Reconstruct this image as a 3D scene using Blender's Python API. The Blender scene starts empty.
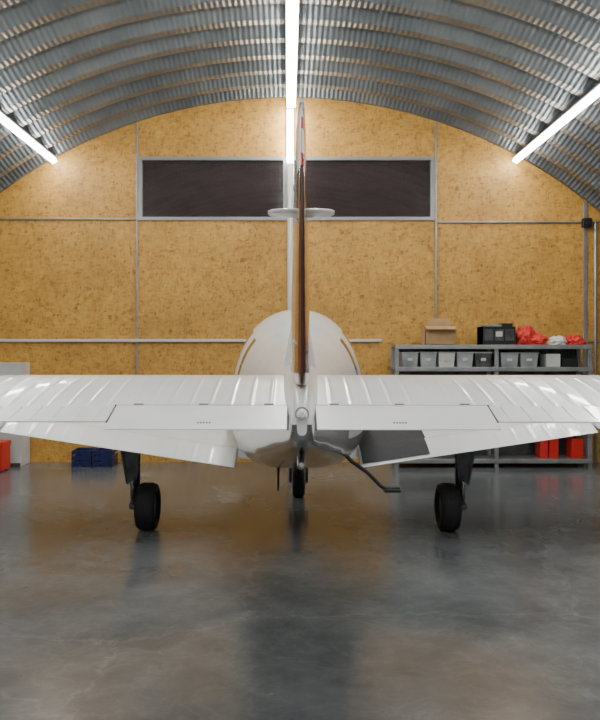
import bpy, math, random
from mathutils import Vector, Matrix
random.seed(4)
S = bpy.context.scene
COL = S.collection

# ------------------------------------------------------------ materials
def mat(name, col, rough=0.5, metal=0.0, coat=0.0, emis=None, es=0.0, spec=0.5):
    m = bpy.data.materials.new(name); m.use_nodes = True
    b = m.node_tree.nodes['Principled BSDF']
    b.inputs['Base Color'].default_value = (*col, 1)
    b.inputs['Roughness'].default_value = rough
    b.inputs['Metallic'].default_value = metal
    b.inputs['Specular IOR Level'].default_value = spec
    b.inputs['Coat Weight'].default_value = coat
    b.inputs['Coat Roughness'].default_value = 0.05
    if emis:
        b.inputs['Emission Color'].default_value = (*emis, 1)
        b.inputs['Emission Strength'].default_value = es
    return m
def N(m, t, **kw):
    n = m.node_tree.nodes.new(t)
    for k, v in kw.items(): setattr(n, k, v)
    return n
def L(m, a, b): m.node_tree.links.new(a, b)
def ramp(m, stops):
    r = N(m, 'ShaderNodeValToRGB'); e = r.color_ramp.elements
    while len(e) < len(stops): e.new(0.5)
    for i, (p, c) in enumerate(stops):
        e[i].position = p; e[i].color = (*c, 1)
    return r
def noisy(m, c1, c2, scale=4, detail=5, bump=0.0, rough=None):
    b = m.node_tree.nodes['Principled BSDF']
    tc = N(m, 'ShaderNodeTexCoord'); no = N(m, 'ShaderNodeTexNoise')
    no.inputs['Scale'].default_value = scale; no.inputs['Detail'].default_value = detail
    L(m, tc.outputs['Object'], no.inputs['Vector'])
    r = ramp(m, [(0.3, c1), (0.7, c2)]); L(m, no.outputs['Fac'], r.inputs['Fac'])
    L(m, r.outputs['Color'], b.inputs['Base Color'])
    if bump:
        bp = N(m, 'ShaderNodeBump'); bp.inputs['Strength'].default_value = bump
        bp.inputs['Distance'].default_value = 0.01
        L(m, no.outputs['Fac'], bp.inputs['Height']); L(m, bp.outputs['Normal'], b.inputs['Normal'])
    return m

white = noisy(mat('white_aircraft_paint', (.8, .79, .75), .28, 0, .5), (.75, .75, .735), (.84, .84, .825), 3)
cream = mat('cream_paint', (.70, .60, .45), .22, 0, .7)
brown = noisy(mat('brown_wall_reflection', (.2, .08, .03), .2, 0, .8), (.13, .042, .016), (.30, .115, .038), 4)  # OSB wall's grazing reflection on fin and rudder, put into the colour
dbrown = mat('dark_brown_paint', (.06, .022, .012), .2, 0, .8)
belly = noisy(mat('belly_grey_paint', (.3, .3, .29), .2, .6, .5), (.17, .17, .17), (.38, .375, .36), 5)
gearm = noisy(mat('gear_grey', (.12, .12, .12), .4, .5), (.06, .06, .065), (.15, .15, .15), 8)
rubber = mat('tyre_rubber', (.012, .012, .013), .7)
hub = mat('wheel_hub', (.35, .35, .34), .35, .8)
blackm = mat('black_paint', (.012, .012, .014), .5)
walk = noisy(mat('wing_walk_grip', (.02, .02, .022), .8), (.022, .022, .026), (.042, .042, .044), 60)
line = mat('panel_gap', (.06, .055, .05), .7)
glassd = mat('dark_cabin_glass', (.02, .02, .022), .05, 0, 1)
redl = mat('red_lens', (.5, .03, .02), .2)
lens = mat('white_lens', (.8, .8, .78), .1, 0, 1)
chrome = mat('chrome', (.7, .7, .7), .12, 1)
steel = noisy(mat('painted_steel_trim', (.33, .32, .29), .4, .6), (.28, .27, .25), (.4, .39, .36), 6)
frame = mat('window_frame_grey', (.3, .3, .29), .4, .5)
pipe = mat('conduit_white', (.62, .61, .56), .4, .1)
tube = mat('led_tube', (1, 1, 1), .5, 0, 0, (.98, .98, .96), 50)
house = mat('fixture_housing', (.5, .5, .5), .4, .4)
card = noisy(mat('cardboard', (.45, .27, .12), .85), (.40, .23, .10), (.52, .33, .16), 6)
redc = noisy(mat('red_fabric', (.65, .03, .02), .7), (.5, .02, .015), (.8, .06, .04), 9)
redp = mat('red_plastic', (.6, .025, .02), .35)
bluep = mat('blue_plastic', (.012, .02, .09), .4)
greyc = noisy(mat('cabinet_grey', (.6, .6, .57), .45), (.5, .5, .47), (.64, .64, .6), 3)
binm = noisy(mat('bin_plastic', (.45, .46, .46), .3), (.16, .165, .17), (.45, .46, .46), 2.5)
labelm = mat('bin_label', (.6, .58, .5), .6)
shelfm = noisy(mat('shelf_steel', (.35, .36, .35), .4, .6), (.28, .29, .28), (.44, .44, .42), 5)
whitec = mat('white_cloth', (.7, .69, .66), .8)

# OSB
osb = mat('osb_board', (.6, .33, .08), .55)
b = osb.node_tree.nodes['Principled BSDF']
tc = N(osb, 'ShaderNodeTexCoord')
cols = []
for i, (sc, rot) in enumerate([((14, 14, 36), .5), ((36, 14, 14), -.45)]):
    mp = N(osb, 'ShaderNodeMapping'); mp.inputs['Scale'].default_value = sc; mp.inputs['Rotation'].default_value = (0, rot, 0)
    nz = N(osb, 'ShaderNodeTexNoise'); nz.inputs['Scale'].default_value = 5
    ad = N(osb, 'ShaderNodeVectorMath', operation='MULTIPLY_ADD'); ad.inputs[1].default_value = (.12, .12, .12)
    L(osb, tc.outputs['Object'], nz.inputs['Vector']); L(osb, nz.outputs['Color'], ad.inputs[0]); L(osb, tc.outputs['Object'], ad.inputs[2])
    L(osb, ad.outputs[0], mp.inputs['Vector'])
    vo = N(osb, 'ShaderNodeTexVoronoi'); vo.inputs['Scale'].default_value = 1.0
    L(osb, mp.outputs[0], vo.inputs['Vector'])
    bw = N(osb, 'ShaderNodeSeparateColor'); L(osb, vo.outputs['Color'], bw.inputs[0]); cols.append(bw)
mx = N(osb, 'ShaderNodeMath', operation='ADD'); L(osb, cols[0].outputs[0], mx.inputs[0]); L(osb, cols[1].outputs[1], mx.inputs[1])
hf = N(osb, 'ShaderNodeMath', operation='MULTIPLY'); hf.inputs[1].default_value = .5; L(osb, mx.outputs[0], hf.inputs[0])
rp = ramp(osb, [(0.0, (.27, .115, .018)), (.18, (.46, .225, .036)), (.45, (.58, .305, .057)), (1, (.66, .38, .09))])
L(osb, hf.outputs[0], rp.inputs['Fac'])
big = N(osb, 'ShaderNodeTexNoise'); big.inputs['Scale'].default_value = 1.6; big.inputs['Detail'].default_value = 6; big.inputs['Roughness'].default_value = .7
L(osb, tc.outputs['Object'], big.inputs['Vector'])
br = ramp(osb, [(.3, (.76, .74, .70)), (.58, (1, 1, 1))]); L(osb, big.outputs['Fac'], br.inputs['Fac'])
mm = N(osb, 'ShaderNodeMix', data_type='RGBA', blend_type='MULTIPLY'); mm.inputs[0].default_value = 1
L(osb, rp.outputs['Color'], mm.inputs[6]); L(osb, br.outputs['Color'], mm.inputs[7]); L(osb, mm.outputs[2], b.inputs['Base Color'])

# corrugated steel
cor = mat('corrugated_steel', (.4, .41, .40), .4, .7)
b = cor.node_tree.nodes['Principled BSDF']
uv = N(cor, 'ShaderNodeUVMap'); sx = N(cor, 'ShaderNodeSeparateXYZ'); L(cor, uv.outputs[0], sx.inputs[0])
ml = N(cor, 'ShaderNodeMath', operation='MULTIPLY'); ml.inputs[1].default_value = 2 * math.pi / .07; L(cor, sx.outputs[0], ml.inputs[0])
sn = N(cor, 'ShaderNodeMath', operation='SINE'); L(cor, ml.outputs[0], sn.inputs[0])
bp = N(cor, 'ShaderNodeBump'); bp.inputs['Strength'].default_value = .55; bp.inputs['Distance'].default_value = .007
L(cor, sn.outputs[0], bp.inputs['Height']); L(cor, bp.outputs[0], b.inputs['Normal'])
tc = N(cor, 'ShaderNodeTexCoord'); no = N(cor, 'ShaderNodeTexNoise'); no.inputs['Scale'].default_value = 1.3; no.inputs['Detail'].default_value = 8
L(cor, tc.outputs['Object'], no.inputs['Vector'])
rp = ramp(cor, [(.3, (.165, .185, .195)), (.55, (.24, .26, .265)), (.75, (.31, .325, .32))]); L(cor, no.outputs['Fac'], rp.inputs['Fac'])
L(cor, rp.outputs['Color'], b.inputs['Base Color'])

# concrete
con = mat('polished_concrete', (.1, .095, .085), .25, 0, 0, spec=.75)
b = con.node_tree.nodes['Principled BSDF']
tc = N(con, 'ShaderNodeTexCoord')
n1 = N(con, 'ShaderNodeTexNoise'); n1.inputs['Scale'].default_value = .75; n1.inputs['Detail'].default_value = 10; n1.inputs['Roughness'].default_value = .62; n1.inputs['Distortion'].default_value = .4
n2 = N(con, 'ShaderNodeTexNoise'); n2.inputs['Scale'].default_value = 4; n2.inputs['Detail'].default_value = 9; n2.inputs['Roughness'].default_value = .72
n3 = N(con, 'ShaderNodeTexNoise'); n3.inputs['Scale'].default_value = 2.3; n3.inputs['Detail'].default_value = 10; n3.inputs['Roughness'].default_value = .65; n3.inputs['Distortion'].default_value = 1.2
for n in (n1, n2, n3): L(con, tc.outputs['Object'], n.inputs['Vector'])
r1 = ramp(con, [(.30, (.085, .092, .096)), (.5, (.135, .144, .148)), (.72, (.195, .205, .208))]); L(con, n1.outputs['Fac'], r1.inputs['Fac'])
r2 = ramp(con, [(.3, (.75, .75, .75)), (.6, (1, 1, 1)), (.66, (1.05, 1.05, 1.03)), (.70, (1.6, 1.58, 1.52))]); L(con, n2.outputs['Fac'], r2.inputs['Fac'])
mm = N(con, 'ShaderNodeMix', data_type='RGBA', blend_type='MULTIPLY'); mm.inputs[0].default_value = 1
L(con, r1.outputs['Color'], mm.inputs[6]); L(con, r2.outputs['Color'], mm.inputs[7])
r3 = ramp(con, [(.47, (1, 1, 1)), (.495, (1.35, 1.33, 1.28)), (.52, (1, 1, 1))]); L(con, n3.outputs['Fac'], r3.inputs['Fac'])
m3 = N(con, 'ShaderNodeMix', data_type='RGBA', blend_type='MULTIPLY'); m3.inputs[0].default_value = .5
L(con, mm.outputs[2], m3.inputs[6]); L(con, r3.outputs['Color'], m3.inputs[7])
ad = N(con, 'ShaderNodeVectorMath', operation='MULTIPLY_ADD'); ad.inputs[1].default_value = (.5, .5, .5)
L(con, n3.outputs['Color'], ad.inputs[0]); L(con, tc.outputs['Object'], ad.inputs[2])
vo = N(con, 'ShaderNodeTexVoronoi', feature='DISTANCE_TO_EDGE'); vo.inputs['Scale'].default_value = .33; L(con, ad.outputs[0], vo.inputs['Vector'])
r4 = ramp(con, [(0, (1.8, 1.75, 1.65)), (.0035, (1.5, 1.48, 1.4)), (.005, (1, 1, 1))]); L(con, vo.outputs['Distance'], r4.inputs['Fac'])
m4 = N(con, 'ShaderNodeMix', data_type='RGBA', blend_type='MULTIPLY'); m4.inputs[0].default_value = .35
L(con, m3.outputs[2], m4.inputs[6]); L(con, r4.outputs['Color'], m4.inputs[7]); L(con, m4.outputs[2], b.inputs['Base Color'])
rr = N(con, 'ShaderNodeMapRange'); rr.inputs['From Min'].default_value = .3; rr.inputs['From Max'].default_value = .7
rr.inputs['To Min'].default_value = .14; rr.inputs['To Max'].default_value = .26
L(con, n1.outputs['Fac'], rr.inputs['Value']); L(con, rr.outputs[0], b.inputs['Roughness'])
bp = N(con, 'ShaderNodeBump'); bp.inputs['Strength'].default_value = .05; bp.inputs['Distance'].default_value = .01
L(con, n2.outputs['Fac'], bp.inputs['Height']); L(con, bp.outputs[0], b.inputs['Normal'])

wg = noisy(mat('night_window_glass', (.03, .015, .015), .03, 0, 1.0), (.030, .017, .017), (.040, .024, .023), 2)
wg.node_tree.nodes['Principled BSDF'].inputs['IOR'].default_value = 2.1

# ------------------------------------------------------------ builder
class B:
    def __init__(s): s.v = []; s.f = []; s.m = []; s.mats = []; s.sm = []
    def mi(s, m):
        if m not in s.mats: s.mats.append(m)
        return s.mats.index(m)
    def add(s, vs, fs, m, smooth=False):
        o = len(s.v); s.v += [tuple(p) for p in vs]; k = s.mi(m)
        for f in fs: s.f.append([o + i for i in f]); s.m.append(k); s.sm.append(smooth)
    def box(s, x0, x1, y0, y1, z0, z1, m):
        vs = [(x, y, z) for z in (z0, z1) for y in (y0, y1) for x in (x0, x1)]
        s.add(vs, [(0, 2, 3, 1), (4, 5, 7, 6), (0, 1, 5, 4), (2, 6, 7, 3), (0, 4, 6, 2), (1, 3, 7, 5)], m)
    def hexa(s, vs, m):
        s.add(vs, [(3, 2, 1, 0), (4, 5, 6, 7), (0, 1, 5, 4), (1, 2, 6, 5), (2, 3, 7, 6), (3, 0, 4, 7)], m)
    def loft(s, rings, m, caps=True, closed=True, smooth=True, mf=None):
        n = len(rings[0]); o = len(s.v)
        for r in rings: s.v += [tuple(p) for p in r]
        for i in range(len(rings) - 1):
            for j in range(n if closed else n - 1):
                k = (j + 1) % n
                s.f.append([o + i * n + j, o + i * n + k, o + (i + 1) * n + k, o + (i + 1) * n + j])
                s.m.append(s.mi(mf(i, j) if mf else m)); s.sm.append(smooth)
        if caps:
            for a, rev in ((0, True), ((len(rings) - 1) * n, False)):
                f = [o + a + j for j in range(n)]
                s.f.append(f[::-1] if rev else f); s.m.append(s.mi(m)); s.sm.append(False)
    def path(s, pts, rs, m, n=12):
        if not isinstance(rs, (list, tuple)): rs = [rs] * len(pts)
        P = [Vector(p) for p in pts]; rings = []
        d0 = (P[1] - P[0]).normalized(); up = Vector((0, 0, 1)) if abs(d0.z) < .9 else Vector((0, 1, 0))
        for i, p in enumerate(P):
            d = (P[min(i + 1, len(P) - 1)] - P[max(i - 1, 0)]).normalized()
            u = d.cross(up).normalized(); w = d.cross(u).normalized()
            rings.append([p + (u * math.cos(t) + w * math.sin(t)) * rs[i] for t in [2 * math.pi * k / n for k in range(n)]])
        s.loft(rings, m)
    def lathe_x(s, c, prof, m, n=40):
        rings = [[(c[0] + x, c[1] + r * math.cos(t), c[2] + r * math.sin(t)) for t in [2 * math.pi * k / n for k in range(n)]] for x, r in prof]
        s.loft(rings, m)
    def obj(s, name, parent=None, bevel=0, recalc=True):
        me = bpy.data.meshes.new(name); me.from_pydata(s.v, [], s.f)
        for m in s.mats: me.materials.append(m)
        for p, k, q in zip(me.polygons, s.m, s.sm): p.material_index = k; p.use_smooth = q
        if recalc:
            import bmesh
            bm = bmesh.new(); bm.from_mesh(me); bmesh.ops.recalc_face_normals(bm, faces=bm.faces); bm.to_mesh(me); bm.free()
        me.update()
        o = bpy.data.objects.new(name, me); COL.objects.link(o)
        if parent: o.parent = parent
        if bevel:
            md = o.modifiers.new('bevel', 'BEVEL'); md.width = bevel; md.segments = 2; md.limit_method = 'ANGLE'
        return o
def empty(name, loc=(0, 0, 0), rz=0):
    e = bpy.data.objects.new(name, None); e.location = loc; e.rotation_euler = (0, 0, rz); COL.objects.link(e); return e

# ------------------------------------------------------------ room
R = 7.73; ZC = -1.88; YB = 12.05; YF = -5.0
def arch(x, r=R): return math.sqrt(max(r * r - x * x, 0)) + ZC
HW = math.sqrt(R * R - ZC * ZC)

bb = B(); bb.box(-HW - .3, HW + .3, YF - .3, YB + .3, -.2, 0, con); bb.obj('floor')

WX0, WX1, WZ0, WZ1 = -2.40, 2.35, 3.88, 4.90
def endwall(name, y0, y1, m, hole):
    bb = B(); xs = [-HW - .1 + i * (2 * HW + .2) / 120 for i in range(121)]
    if hole: xs = sorted(xs + [WX0, WX1])
    for a, c in zip(xs, xs[1:]):
        if c - a < 1e-5: continue
        za, zc = max(arch(a, R + .12), .05), max(arch(c, R + .12), .05)
        segs = [(0, 0, za, zc)]
        if hole and a >= WX0 - 1e-6 and c <= WX1 + 1e-6: segs = [(0, 0, WZ0, WZ0), (WZ1, WZ1, za, zc)]
        for p, q, r, t in segs:
            bb.hexa([(a, y0, p), (c, y0, q), (c, y1, q), (a, y1, p), (a, y0, r), (c, y0, t), (c, y1, t), (a, y1, r)], m)
    return bb.obj(name)
endwall('wall_back', YB, YB + .15, osb, True)
doorm = noisy(mat('sectional_door_panels', (.3, .3, .3), .5), (.42, .43, .44), (.52, .53, .54), 2)
endwall('wall_front', YF - .15, YF, doorm, False)

# ceiling: arched panels, real ribs (flat crest meets the back wall)
prof = []
pitch = .56; y = YB - .07 - 31 * pitch
while y < YB + .3:
    for t, h in ((0, 0), (.14, 0), (.17, .012), (.24, .11), (.28, .13), (.44, .13), (.48, .11), (.545, .012)):
        yy = y + t
        if yy <= YB + .06: prof.append((yy, h))
    y += pitch
prof.append((YB + .10, 0))
NA = 180; a0 = math.asin(-ZC / R)
vs = []; fs = []
for (yy, h) in prof:
    for k in range(NA + 1):
        a = a0 + (math.pi - 2 * a0) * k / NA
        vs.append(((R + h) * math.cos(a), yy, max((R + h) * math.sin(a) + ZC, 0)))
for i in range(len(prof) - 1):
    for k in range(NA):
        o = i * (NA + 1) + k; fs.append((o, o + 1, o + NA + 2, o + NA + 1))
me = bpy.data.meshes.new('ceiling'); me.from_pydata(vs, [], fs); me.materials.append(cor)
uvl = me.uv_layers.new(name='UVMap')
for lp in me.loops:
    vi = lp.vertex_index; i, k = divmod(vi, NA + 1)
    uvl.data[lp.index].uv = (k / NA * (math.pi - 2 * a0) * R, prof[i][0])
ob = bpy.data.objects.new('ceiling', me); COL.objects.link(ob)
for p in me.polygons: p.use_smooth = True
md = ob.modifiers.new('es', 'EDGE_SPLIT'); md.split_angle = math.radians(35)

def trim(n, x0, x1, z0, z1, t=.03, m=steel):
    bb = B(); bb.box(x0, x1, YB - t, YB - .001, z0, z1, m); bb.obj('trim_%d' % n, bevel=.004)
trim(1, -2.44, -2.41, 0, arch(2.43) - .01)
trim(2, 2.36, 2.39, 0, arch(2.38) - .01)
trim(3, 4.74, 4.80, 0, arch(4.80) - .01)
trim(4, -4.85, -4.82, 0, arch(4.85) - .02)
trim(5, -6.6, -2.45, 3.89, 3.915)
trim(6, 2.40, 6.4, 3.84, 3.865)
trim(7, -6.9, 1.5, 1.93, 1.975, .045, pipe)
trim(8, 4.81, 6.9, 1.93, 1.955)
trim(9, -.03, -.01, 4.91, arch(0) - .02)
for i, (x0, x1) in enumerate([(WX0, -.02), (-.02, WX1)]):
    bb = B(); w = .055
    bb.box(x0, x1, YB - .03, YB + .08, WZ0, WZ0 + w, frame); bb.box(x0, x1, YB - .03, YB + .08, WZ1 - w, WZ1, frame)
    bb.box(x0, x0 + w, YB - .03, YB + .08, WZ0 + w, WZ1 - w, frame); bb.box(x1 - w, x1, YB - .03, YB + .08, WZ0 + w, WZ1 - w, frame)
    bb.box(x0 + w, x1 - w, YB + .03, YB + .05, WZ0 + w, WZ1 - w, wg)
    bb.obj('window_%d' % (i + 1))

# lights
def light(name, x, z, y0, y1, w, h, extra=None):
    bb = B()
    ang = math.atan2(x, z - ZC)
    ca, sa = math.cos(ang), math.sin(ang)
    def P(u, v, y): return (x + u * ca + v * sa, y, z - u * sa + v * ca)
    def bx(u0, u1, v0, v1, ya, yb, m):
        bb.hexa([P(u0, v0, ya), P(u1, v0, ya), P(u1, v0, yb), P(u0, v0, yb), P(u0, v1, ya), P(u1, v1, ya), P(u1, v1, yb), P(u0, v1, yb)], m)
    bx(-w / 2 - .01, w / 2 + .01, h / 2, h / 2 + .05, y0, y1, house)
    yy = y0
    while yy < y1 - .1:
        bx(-w / 2, w / 2, -h / 2, h / 2, yy + .01, min(yy + 1.5, y1) - .01, tube); yy += 1.5
    yy = y0 + .3
    while yy < y1: 
        bx(-.012, .012, h / 2 + .05, h / 2 + .13, yy, yy + .03, house); yy += 1.5
    if extra: extra(bb)
    bb.obj(name)
def drop(bb):
    bb.box(-.015, .085, YB - .12, YB - .05, 4.80, 5.62, tube); bb.box(-.02, .09, YB - .05, YB - .032, 4.78, 5.66, house)
light('ceiling_tube_light', .05, arch(0) - .17, YF + .3, YB - .13, .13, .05, drop)
light('ceiling_tube_light', -3.72, arch(3.72) - .09, YF + .3, YB - .1, .08, .05)
light('ceiling_tube_light', 3.62, arch(3.62) - .14, YF + .3, YB - .1, .08, .05)
bb = B(); bb.path([(.035, YB - .08, 4.77), (.035, YB - .08, 0)], .045, pipe)
for z in (4.4, 3.3, 2.3, 1.2): bb.box(-.025, .095, YB - .1, YB - .03, z, z + .03, steel)
bb.obj('conduit_pipe')
bb = B(); bb.path([(4.92, YB - .05, 3.85), (4.92, YB - .05, 0)], .025, steel, 10)
bb.box(4.70, 4.84, YB - .12, YB - .031, 3.76, 3.90, blackm); bb.path([(4.77, YB - .16, 3.82), (4.77, YB - .12, 3.82)], .035, blackm)
bb.path([(4.84, YB - .06, 3.83), (4.92, YB - .05, 3.83)], .015, steel)
bb.obj('junction_box', bevel=.004)

# ------------------------------------------------------------ airplane
PX, PY = .095, 7.5
A = empty('airplane', (PX, PY, 0), -math.radians(.50))
def W(x, d, z): return (x, d - PY, z)
def ring(d, zb, zt, w, e=2.25, n=64, zw=.36):
    zc = zb + (zt - zb) * zw; out = []
    for k in range(n):
        t = 2 * math.pi * k / n - math.pi / 2
        c, s_ = math.cos(t), math.sin(t)
        ee = e if s_ > 0 else 3.0
        x = w * math.copysign(abs(c) ** (2 / ee), c)
        hh = (zt - zc) if s_ > 0 else (zc - zb)
        out.append(W(x, d, zc + hh * math.copysign(abs(s_) ** (2 / ee), s_)))
    return out
secs = [(2.98, 1.46, 1.56, .02), (3.02, 1.42, 1.60, .04), (3.2, 1.37, 1.66, .065), (3.6, 1.29, 1.70, .115), (4.0, 1.21, 1.72, .17), (4.6, 1.10, 1.76, .255),
        (5.2, .985, 1.82, .345), (5.8, .885, 1.90, .435), (6.4, .79, 2.02, .530), (6.9, .73, 2.12, .605), (7.4, .70, 2.19, .655), (7.9, .70, 2.21, .67),
        (8.3, .70, 2.12, .66), (8.7, .72, 1.88, .62), (9.0, .75, 1.72, .59), (9.5, .80, 1.66, .52), (10.0, .86, 1.58, .42), (10.15, .95, 1.5, .34)]
def interp(secs, step=.06):
    out = []
    for q in range(len(secs) - 1):
        p0 = secs[max(q - 1, 0)]; p1 = secs[q]; p2 = secs[q + 1]; p3 = secs[min(q + 2, len(secs) - 1)]
        k = max(1, int((p2[0] - p1[0]) / step))
        for i in range(k):
            t = i / k; r = [p1[0] + (p2[0] - p1[0]) * t]
            for j in (1, 2, 3):
                dx = p2[0] - p1[0]
                m1 = (p2[j] - p0[j]) / max(p2[0] - p0[0], 1e-4) * dx; m2 = (p3[j] - p1[j]) / max(p3[0] - p1[0], 1e-4) * dx
                r.append((2*t**3-3*t*t+1)*p1[j] + (t**3-2*t*t+t)*m1 + (-2*t**3+3*t*t)*p2[j] + (t**3-t*t)*m2)
            out.append(tuple(r))
    return out + [secs[-1]]
ss = interp(secs)
def fm(i, j):
    d = ss[i][0]; t = (j + .5) / 64 * 360 - 90
    t = t if t <= 180 else t - 360
    a = t if t <= 90 else 180 - t
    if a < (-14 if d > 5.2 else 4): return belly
    if 7.05 < d < 8.15 and 10 < a < 48: return glassd
    if 8.15 <= d < 8.72 and a > 14: return glassd
    if 6.47 < d < 6.67 and -8 < a < 48: return dbrown
    if 6.7 < d < 8.9 and -8 < a < -2: return dbrown
    return white
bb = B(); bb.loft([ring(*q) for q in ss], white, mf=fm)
bb.obj('fuselage', A)
bb = B(); bb.path([W(0, 10.1, 1.25), W(0, 10.2, 1.25), W(0, 10.35, 1.25), W(0, 10.45, 1.25), W(0, 10.5, 1.25)], [.17, .165, .12, .05, .01], white, 24)
for sg in (1, -1):
    rings = []
    for t, ch, tw in ((.12, .10, 50), (.3, .14, 38), (.55, .13, 25), (.8, .09, 18), (.84, .03, 16)):
        c, s_ = math.cos(math.radians(tw)), math.sin(math.radians(tw))
        rings.append([W(sg * (ch * .5 * u * c - v * s_), 10.24 + ch * .5 * u * s_ + v * c, 1.25 + sg * t) for u, v in ((-1, 0), (-.3, .014), (.5, .012), (1, 0), (.5, -.006), (-.3, -.006))])
    bb.loft(rings, blackm)
bb.obj('propeller', A)
bb = B(); bb.path([W(0, 3.0, 1.545), W(0, 2.965, 1.545), W(0, 2.945, 1.545)], [.024, .022, .01], lens, 16)
bb.path([W(0, 3.01, 1.545), W(0, 2.985, 1.545)], .029, chrome, 16)
bb.obj('tail_lamp', A)
bb = B(); bb.path([W(0, 3.35, 1.36), W(0, 3.22, 1.30), W(0, 3.17, 1.315)], [.018, .018, .01], belly, 10); bb.obj('tail_tie_down', A)

def foil(n=14, t=.12, camber=.02):
    up, lo = [], []
    for i in range(n + 1):
        x = (1 - math.cos(math.pi * i / n)) / 2
        th = 5 * t * (.2969 * math.sqrt(x) - .126 * x - .3516 * x * x + .2843 * x ** 3 - .1036 * x ** 4)
        c = camber * 4 * x * (1 - x)
        up.append((x, c + th)); lo.append((x, c - th))
    return up[::-1] + lo[1:-1]
# --- stabilator
def stab(side):
    sn_ = 'right' if side > 0 else 'left'
    x0, x1 = .0, 1.64; rings = []
    n = 410
    for i in range(n + 1):
        x = x0 + (x1 - x0) * i / n
        tipf = 0
        if x > 1.52: tipf = ((x - 1.52) / .12) ** 2
        dl, dt = 3.98 - .22 * tipf, 3.22
        zl, zt = 1.652, 1.548
        pts = []
        ph = (x / .088) % 1.0; rib = math.exp(-((ph - .5) / .09) ** 2) * .0026
        for (u, v) in foil(16, .085 * (1 - .5 * tipf), .012):
            d = dl + (dt - dl) * u; z = zl + (zt - zl) * u + v * (dl - dt)
            if v > 0 and .22 < u < .97: z += rib * min(1, (u - .22) / .06, (.97 - u) / .04)
            pts.append(W(side * x, d, z))
        rings.append(pts)
    bb = B(); bb.loft(rings, white)
    def slab(xa, xb, m, d0, z0, d1, z1, th0=.022, th1=.006):
        pa, pb = sorted((side * xa, side * xb))
        bb.hexa([W(pa, d1, z1 - th1), W(pb, d1, z1 - th1), W(pb, d0, z0 - th0), W(pa, d0, z0 - th0),
                 W(pa, d1, z1), W(pb, d1, z1), W(pb, d0, z0), W(pa, d0, z0)], m)
    slab(.80, 1.58, white, 3.23, 1.558, 3.05, 1.510)
    nr = 8
    for i in range(nr): slab(.85 + i * .088, .856 + i * .088, white, 3.22, 1.560, 3.065, 1.5160, .01, .004)
    bb.obj('stabilator_' + sn_, A)
    bb = B()
    slab(.060, .792, white, 3.212, 1.566, 2.985, 1.486)
    bb.obj('trim_tab_' + sn_, A, bevel=.003)
    bb = B()
    for x in (.14, .42, .70):
        bb.path([W(side * (x - .02), 3.222, 1.566), W(side * (x + .02), 3.222, 1.566)], .005, steel, 8)
    slab(.052, .80, line, 3.228, 1.5640, 3.206, 1.5650, .012, .012)
    slab(.052, .060, line, 3.215, 1.563, 2.99, 1.483, .01, .004)
    slab(.792, .80, line, 3.215, 1.563, 3.05, 1.508, .01, .004)
    for k in range(5): slab(.37 + k * .012, .377 + k * .012, line, 3.045, 1.5080, 3.032, 1.5034, .0004, .0004)
    bb.obj('tab_hinges_' + sn_, A)
stab(1); stab(-1)

# --- wings
def wing(side):
    sn_ = 'right' if side > 0 else 'left'
    bb = B(); rings = []
    st = [.3 + (5.0 - .3) * i / 60 for i in range(61)]
    def geo(x):
        ch = 1.42; dl = 8.40; z = .765 + .150 * (x - .45)
        tip = max(0, (x - 4.75) / .25); return dl - .25 * tip ** 2, dl - ch + .1 * tip ** 2, z + .055, z, 1 - .6 * tip ** 2
    for x in st:
        dl, dt, zl, zt, tf = geo(x)
        rings.append([W(side * x, dl + (dt - dl) * u * .93, zl + (zt - zl) * u + v * (dl - dt)) for u, v in foil(14, .15 * tf, .02)])
    bb.loft(rings, white)
    bb.obj('wing_' + sn_, A)
    def fl(xa, xb, droop, nm, m=white):
        bb = B(); rr = []
        n = max(4, int((xb - xa) / .015))
        for i in range(n + 1):
            x = xa + (xb - xa) * i / n; dl, dt, zl, zt, tf = geo(x)
            d0, d1 = dt + .34, dt - .10; z0 = zt + .055; z1 = zt - droop
            rib = math.exp(-(((x / .15) % 1 - .5) / .10) ** 2) * .004
            rr.append([W(side * x, d0 + (d1 - d0) * u, z0 + (z1 - z0) * u + v * .42 + (rib if (v > 0 and .2 < u < .95) else 0)) for u, v in foil(10, .13, .01)])
        bb.loft(rr, m)
        return bb.obj(nm + sn_, A)
    fl(.58, 2.75, .065, 'flap_'); fl(2.77, 4.7, .04, 'aileron_')
    if side > 0:
        bb = B(); rows = []
        for x in (.60, 1.24):
            dl, dt, zl, zt, tf = geo(x); row = []
            for u, v in foil(14, .15, .02)[:15]:
                if .3 < u < .99: row.append(W(x, dl + (dt - dl) * u * .93, zl + (zt - zl) * u + v * (dl - dt) + .006))
            rows.append(row)
        n = len(rows[0]); bb.add(rows[0] + rows[1], [(i, i + 1, n + i + 1, n + i) for i in range(n - 1)], walk, True)
        rr = []
        for x in (.60, 1.22):
            dl, dt, zl, zt, tf = geo(x); d0, d1 = dt + .34, dt - .10; z0 = zt + .055; z1 = zt - .065
            rr.append([W(x, d0 + (d1 - d0) * u, z0 + (z1 - z0) * u + v * .42 + .009) for u, v in foil(10, .13, .01)[:11] if .05 < u < .92])
        n = len(rr[0]); bb.add(rr[0] + rr[1], [(i, i + 1, n + i + 1, n + i) for i in range(n - 1)], walk, True)
        bb.obj('wing_walk', A, recalc=False)
wing(1); wing(-1)

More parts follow.
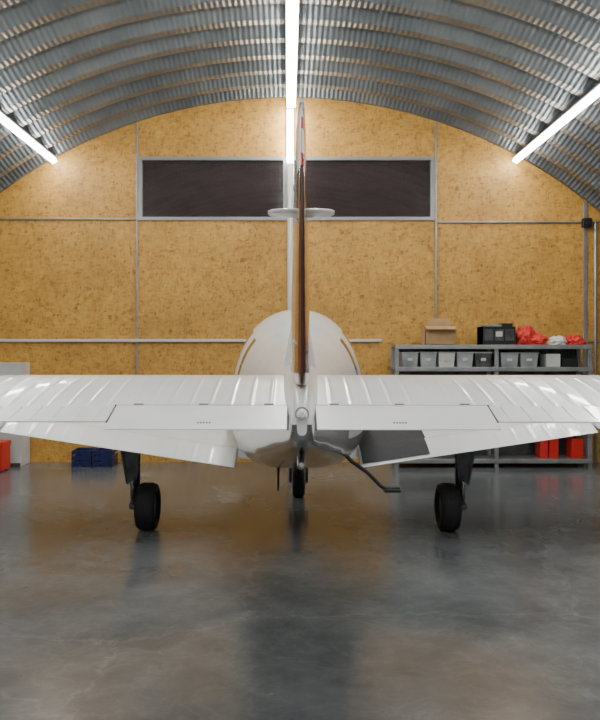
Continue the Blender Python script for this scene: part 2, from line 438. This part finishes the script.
# --- fin + rudder
ZT = 2.81
def finpart(nm, secs, m, mf=None):
    bb = B(); rings = []
    for z, dl, dt, th in secs:
        pts = []
        prof_ = [(0, .35), (.08, .5), (.3, .5), (.55, .42), (.8, .26), (1, .08)]
        for u, w in prof_: pts.append(W(w * th, dl + (dt - dl) * u, z))
        for u, w in prof_[::-1]: pts.append(W(-w * th, dl + (dt - dl) * u, z))
        rings.append(pts)
    bb.loft(rings, m, mf=mf)
    return bb.obj(nm, A)
def finsec(z):
    t = (z - 1.62) / (ZT - 1.62)
    return (z, 4.25 - .75 * t, 3.32 - .07 * t, .115 - .07 * t)
fz = [1.60 + i * (ZT - 1.60) / 15 for i in range(16)]
finpart('fin', [finsec(z) for z in fz], brown, mf=lambda i, j: cream if j >= 6 else brown)  # right skin carries the painted wall reflection
def rudsec(z):
    t = (z - 1.62) / (ZT - 1.62); s = (z / .1) % 1
    return (z, 3.31 - .07 * t, 3.0 + .05 * t, (.068 - .040 * t) * (1.0 + .08 * (s < .5)))
finpart('rudder', [rudsec(1.66 + i * (ZT - 1.67) / 23) for i in range(24)], brown,
        mf=lambda i, j: (white if i > 17 else (brown if i < 15 and j in (6, 7) else dbrown)) if j >= 6 else ((cream if i % 3 else redl) if i > 17 else (dbrown if j >= 4 else brown)))  # brown faces continue the wall reflection painted on the fin
bb = B(); rr = []
for k in range(9):
    t = k / 8; d = 5.6 - 1.5 * t; zt = 1.87 + .02 * t + .28 * t * t; zb = 1.70; w = .03 + .02 * t
    rr.append([W(-w - .04, d, zb), W(-w, d, (zb + zt) / 2), W(-w * .5, d, zt), W(w * .5, d, zt), W(w, d, (zb + zt) / 2), W(w + .04, d, zb)])
bb.loft(rr, white); bb.obj('dorsal_fillet', A)
bb = B(); bb.path([W(0, 3.5, ZT), W(0, 3.3, ZT + .02), W(0, 3.05, ZT + .005)], [.014, .018, .009], white, 12)
bb.path([W(0, 3.25, ZT + .03), W(0, 3.25, ZT + .055), W(0, 3.25, ZT + .065)], [.014, .013, .006], redl, 14)
bb.obj('fin_cap', A)
bb = B()
for s in (1, -1):
    rr = []
    for x, c, th in ((.012, .08, .018), (.08, .08, .018), (.13, .065, .015), (.148, .04, .008)):
        rr.append([W(s * x, 3.36 + c * u, 2.415 + th * v) for u, v in ((-1, 0), (-.5, .7), (.3, 1), (.9, .5), (1, 0), (.9, -.5), (.3, -1), (-.5, -.7))])
    bb.loft(rr, white)
bb.obj('nav_antenna', A)
bb = B(); bb.path([W(-.17, 6.5, .84), W(-.17, 6.5, .58)], [.012, .008], blackm, 8)
bb.path([W(.0, 6.3, .84), W(0, 6.3, .76), W(.0, 6.2, .74)], [.02, .014, .006], blackm, 8)
bb.obj('aerials', A)
bb = B(); bb.path([W(.36, 6.5, .95), W(.46, 6.5, .84), W(.60, 6.5, .74), W(.72, 6.5, .62), W(.78, 6.5, .595), W(.88, 6.5, .595)], [.022, .018, .016, .016, .016, .016], blackm, 10)
bb.box(.74, .88, 6.42 - PY, 6.58 - PY, .58, .60, blackm); bb.obj('boarding_step', A)

# --- gear
def wheel(bb, c, r, w):
    h = w / 2; rr = r * .56
    prof = [(-h * .55, rr), (-h * .85, rr * 1.12), (-h, r * .78), (-h * .9, r * .92), (-h * .55, r * .99), (0, r), (h * .55, r * .99), (h * .9, r * .92), (h, r * .78), (h * .85, rr * 1.12), (h * .55, rr)]
    bb.lathe_x(c, prof, rubber)
    bb.lathe_x(c, [(-h * .6, rr * .5), (-h * .62, rr), (-h * .3, rr * 1.02), (h * .3, rr * 1.02), (h * .62, rr), (h * .6, rr * .5)], hub)
    for g in (-.4, 0, .4):
        bb.lathe_x(c, [(g * h - .004, r * .985), (g * h - .004, r * 1.003), (g * h + .004, r * 1.003), (g * h + .004, r * .985)], rubber)
for s in (1, -1):
    bb = B(); wx = s * 1.50; lx = s * 1.66
    wheel(bb, W(wx, 7.5, .235), .235, .20)
    bb.path([W(lx, 7.72, 1.0), W(lx, 7.70, .62), W(lx - s * .01, 7.66, .36)], [.05, .045, .04], gearm, 14)
    bb.path([W(lx - s * .01, 7.70, .36), W(lx - s * .01, 7.6, .27), W(lx - s * .01, 7.5, .235)], [.045, .04, .04], gearm, 12)
    bb.path([W(lx + s * .02, 7.5, .235), W(wx, 7.5, .235)], .028, hub, 12)
    bb.path([W(lx, 7.56, .85), W(lx, 7.54, .5), W(lx, 7.53, .30)], [.028, .028, .02], chrome, 12)
    bb.path([W(lx - s * .03, 7.45, .26), W(lx - s * .05, 7.42, .45), W(lx + s * .0, 7.5, .80)], .008, blackm, 6)
    bb.path([W(lx, 7.65, .70), W(lx - s * .22, 7.65, .95)], .018, gearm, 8)
    xo = lx + s * .10
    bb.hexa([W(lx + s * .02, 7.42, .47), W(lx + s * .04, 7.42, .47), W(lx + s * .04, 7.85, .47), W(lx + s * .02, 7.85, .47),
             W(xo - s * .01, 7.38, .95), W(xo + s * .012, 7.38, .95), W(xo + s * .012, 7.9, .95), W(xo - s * .01, 7.9, .95)], gearm)
    bb.hexa([W(lx - s * .06, 7.44, .52), W(lx + s * .03, 7.44, .47), W(lx + s * .03, 7.47, .47), W(lx - s * .06, 7.47, .52),
             W(lx - s * .10, 7.40, .93), W(xo, 7.40, .93), W(xo, 7.43, .93), W(lx - s * .10, 7.43, .93)], gearm)
    bb.obj('main_gear_' + ('right' if s > 0 else 'left'), A)
bb = B(); wheel(bb, W(0.02, 9.2, .18), .18, .15)
for s in (1, -1): bb.path([W(.02 + s * .1, 9.2, .18), W(.02 + s * .1, 9.28, .4), W(.02, 9.3, .45)], .018, gearm, 8)
bb.path([W(.02, 9.3, .42), W(.02, 9.38, .85)], [.03, .035], chrome, 12); bb.path([W(-.09, 9.2, .18), W(.13, 9.2, .18)], .014, hub, 8)
bb.obj('nose_gear', A)

# ------------------------------------------------------------ shelving right
SY0, SY1 = 11.42, 11.92
bb = B()
posts = [1.66, 3.18, 4.60]
for x in posts:
    for yy in (SY0, SY1 - .05): bb.box(x - .03, x + .03, yy, yy + .05, 0, 1.88, shelfm)
for z in (.12, .62, 1.10, 1.52, 1.86):
    bb.box(posts[0] - .03, posts[-1] + .03, SY0 - .005, SY1, z - .02, z + .02, shelfm)
    bb.box(posts[0] - .03, posts[-1] + .03, SY0 - .012, SY0, z - .045, z + .018, shelfm)
bb.box(posts[0] - .03, posts[-1] + .03, SY1 - .01, SY1, .14, 1.84, gearm)
bb.obj('storage_shelf', bevel=.004)
bb = B()
def bin_(bb, x, w, z, h, m, d=.36):
    y0 = SY0 + .03
    bb.hexa([(x + .015, y0 + .02, z), (x + w - .015, y0 + .02, z), (x + w - .015, y0 + d, z), (x + .015, y0 + d, z), (x, y0, z + h), (x + w, y0, z + h), (x + w, y0 + d, z + h), (x, y0 + d, z + h)], m)
    bb.box(x - .01, x + w + .01, y0 - .01, y0 + d + .01, z + h, z + h + .02, shelfm)
    bb.box(x + w * .35, x + w * .65, y0 - .003, y0 + .01, z + h * .45, z + h * .65, labelm)
for i in range(5): bin_(bb, 1.74 + i * .28, .25, 1.541, .21, (binm, binm, greyc, binm, gearm)[i])
for i in range(2): bin_(bb, 3.25 + i * .30, .27, 1.541, .2, binm)
for i in range(4): bin_(bb, 1.76 + i * .34, .3, 1.121, .25, binm)
for i in range(3): bin_(bb, 3.3 + i * .4, .34, .641, .25, binm)
bb.obj('plastic_storage_bins')
bb = B()
for x, w, h, m in ((3.95, .22, .2, greyc), (4.2, .24, .13, blackm)): bb.box(x, x + w, SY0 + .05, SY0 + .35, 1.541, 1.541 + h, m)
for x, w, h, m in ((3.3, .3, .22, card), (3.7, .25, .3, blackm), (4.0, .4, .18, greyc)): bb.box(x, x + w, SY0 + .05, SY0 + .35, 1.121, 1.121 + h, m)
for x, w, h, m in ((1.8, .4, .3, blackm), (2.3, .3, .22, card)): bb.box(x, x + w, SY0 + .05, SY0 + .35, .641, .641 + h, m)
bb.obj('tool_boxes', bevel=.01)
bb = B()
for x, w in ((3.86, .12), (4.0, .14), (4.34, .18)):
    bb.box(x, x + w, SY0 + .05, SY0 + .3, .141, .44, redp); bb.path([(x + w / 2, SY0 + .17, .44), (x + w / 2, SY0 + .17, .48)], .025, blackm, 10)
bb.obj('red_oil_cans', bevel=.015)
bb = B(); x0, x1, y0, y1, z0, z1 = 2.10, 2.56, SY0 + .06, SY0 + .4, 1.885, 2.16; t = .008
bb.box(x0, x1, y0, y1, z0, z0 + t, card); bb.box(x0, x1, y0, y0 + t, z0, z1, card); bb.box(x0, x1, y1 - t, y1, z0, z1, card)
bb.box(x0, x0 + t, y0, y1, z0, z1, card); bb.box(x1 - t, x1, y0, y1, z0, z1, card)
bb.hexa([(x0, y0 - .1, z1 - .05), (x1, y0 - .1, z1 - .05), (x1, y0 - .1, z1 - .042), (x0, y0 - .1, z1 - .042), (x0, y0, z1), (x1, y0, z1), (x1, y0 + .005, z1 + .008), (x0, y0 + .005, z1 + .008)], card)
bb.hexa([(x0 + .1, y1, z1), (x1, y1, z1), (x1, y1 + .008, z1), (x0 + .1, y1 + .008, z1), (x0 + .1, y1 + .03, z1 + .14), (x1, y1 + .03, z1 + .14), (x1, y1 + .038, z1 + .14), (x0 + .1, y1 + .038, z1 + .14)], card)
bb.obj('cardboard_box')
bb = B(); x0, x1, y0, y1, z0, z1 = 2.98, 3.48, SY0 + .05, SY0 + .4, 1.885, 2.16
bb.box(x0, x1, y0, y1, z0, z0 + .02, blackm)
bb.box(x0 + .01, x1 - .01, y0 + .008, y0 + .015, z0, z1 - .03, gearm); bb.box(x0 + .01, x1 - .01, y1 - .015, y1 - .008, z0, z1 - .03, gearm)
for z in (z0 + .02, z1 - .04):
    bb.box(x0, x1, y0, y0 + .015, z, z + .04, blackm); bb.box(x0, x1, y1 - .015, y1, z, z + .04, blackm)
    bb.box(x0, x0 + .015, y0, y1, z0, z1, blackm); bb.box(x1 - .015, x1, y0, y1, z0, z1, blackm)
for i in range(4):
    xx = x0 + i * (x1 - x0 - .02) / 3; bb.box(xx, xx + .02, y0 - .004, y0 + .012, z0, z1, blackm)
bb.box(x0 + .2, x0 + .3, y0 - .003, y0 + .01, z0 + .12, z0 + .2, greyc)
bb.box(x0 + .05, x1 - .2, y0 + .05, y1 - .05, z0 + .02, z1 + .03, shelfm); bb.box(x1 - .18, x1 - .03, y0 + .05, y1 - .05, z0 + .02, z1 + .05, blackm)
bb.obj('plastic_crate')
import bmesh
from mathutils import noise
def blob(name, blobs, m):
    me = bpy.data.meshes.new(name); bm = bmesh.new()
    for (x, y, z, rx, ry, rz) in blobs:
        r = bmesh.ops.create_icosphere(bm, subdivisions=5, radius=1)
        for v in r['verts']:
            n = noise.noise(v.co * 2.1 + Vector((x * 7, y, z))) * .4 + noise.noise(v.co * 5 + Vector((x * 3, 0, 0))) * .2 + abs(noise.noise(v.co * 4 + Vector((0, x * 3, 0)))) * -.25
            c = v.co * (1.05 + n); v.co = Vector((x + c.x * rx, y + c.y * ry, max(z + c.z * rz, 1.882)))
    bm.to_mesh(me); bm.free(); me.materials.append(m)
    for p in me.polygons: p.use_smooth = True
    o = bpy.data.objects.new(name, me); COL.objects.link(o)
blob('red_jacket', [(3.68, SY0 + .22, 1.99, .16, .14, .18), (3.84, SY0 + .22, 1.94, .17, .15, .11)], redc)
blob('white_rag', [(4.17, SY0 + .2, 1.93, .12, .14, .08)], whitec)
blob('red_cloth', [(4.46, SY0 + .22, 1.93, .13, .14, .10)], redc)

# ------------------------------------------------------------ left side things
bb = B(); bb.box(-4.95, -4.12, 11.55, 11.98, 0, 1.60, greyc)
bb.box(-4.53, -4.52, 11.535, 11.55, .08, 1.55, line); bb.box(-4.60, -4.57, 11.52, 11.55, .8, .95, chrome); bb.box(-4.48, -4.45, 11.52, 11.55, .8, .95, chrome)
bb.box(-4.95, -4.12, 11.53, 11.56, .0, .06, line); bb.obj('metal_cabinet', bevel=.006)
bb = B(); bb.box(-4.61, -4.20, 11.0, 11.35, 0.02, .36, redp); bb.box(-4.62, -4.19, 10.99, 11.36, .36, .44, redp); bb.box(-4.48, -4.33, 11.15, 11.19, .48, .51, blackm)
bb.box(-4.48, -4.45, 11.15, 11.19, .44, .5, blackm); bb.box(-4.36, -4.33, 11.15, 11.19, .44, .5, blackm)
for z in (.12, .24): bb.box(-4.59, -4.22, 10.985, 11.0, z, z + .012, blackm)
for x in (-4.58, -4.26):
    for yy in (11.03, 11.28): bb.box(x, x + .04, yy, yy + .04, 0, .02, blackm)
bb.obj('red_toolbox', bevel=.008)
bb = B()
for x0 in (-3.32, -3.0):
    bb.box(x0, x0 + .3, 11.5, 11.9, 0, .02, bluep)
    for z in (.03, .11, .2): 
        bb.box(x0, x0 + .3, 11.5, 11.52, z, z + .055, bluep); bb.box(x0, x0 + .3, 11.88, 11.9, z, z + .055, bluep)
        bb.box(x0, x0 + .02, 11.5, 11.9, z, z + .055, bluep); bb.box(x0 + .28, x0 + .3, 11.5, 11.9, z, z + .055, bluep)
    for i in range(5): bb.box(x0 + i * .07, x0 + i * .07 + .02, 11.495, 11.51, 0, .25, bluep)
bb.obj('blue_crate')

# ------------------------------------------------------------ world + camera
w = bpy.data.worlds.new('World'); S.world = w; w.use_nodes = True
w.node_tree.nodes['Background'].inputs[0].default_value = (.05, .055, .06, 1)
w.node_tree.nodes['Background'].inputs[1].default_value = .3
cam = bpy.data.cameras.new('camera'); co = bpy.data.objects.new('camera', cam); COL.objects.link(co)
co.location = (0, 0, 1.8); co.rotation_euler = (math.pi / 2, 0, 0)
cam.lens = 37.5; cam.sensor_width = 36; cam.shift_x = 12 / 720; cam.shift_y = -10 / 720
cam.clip_start = .05
S.camera = co
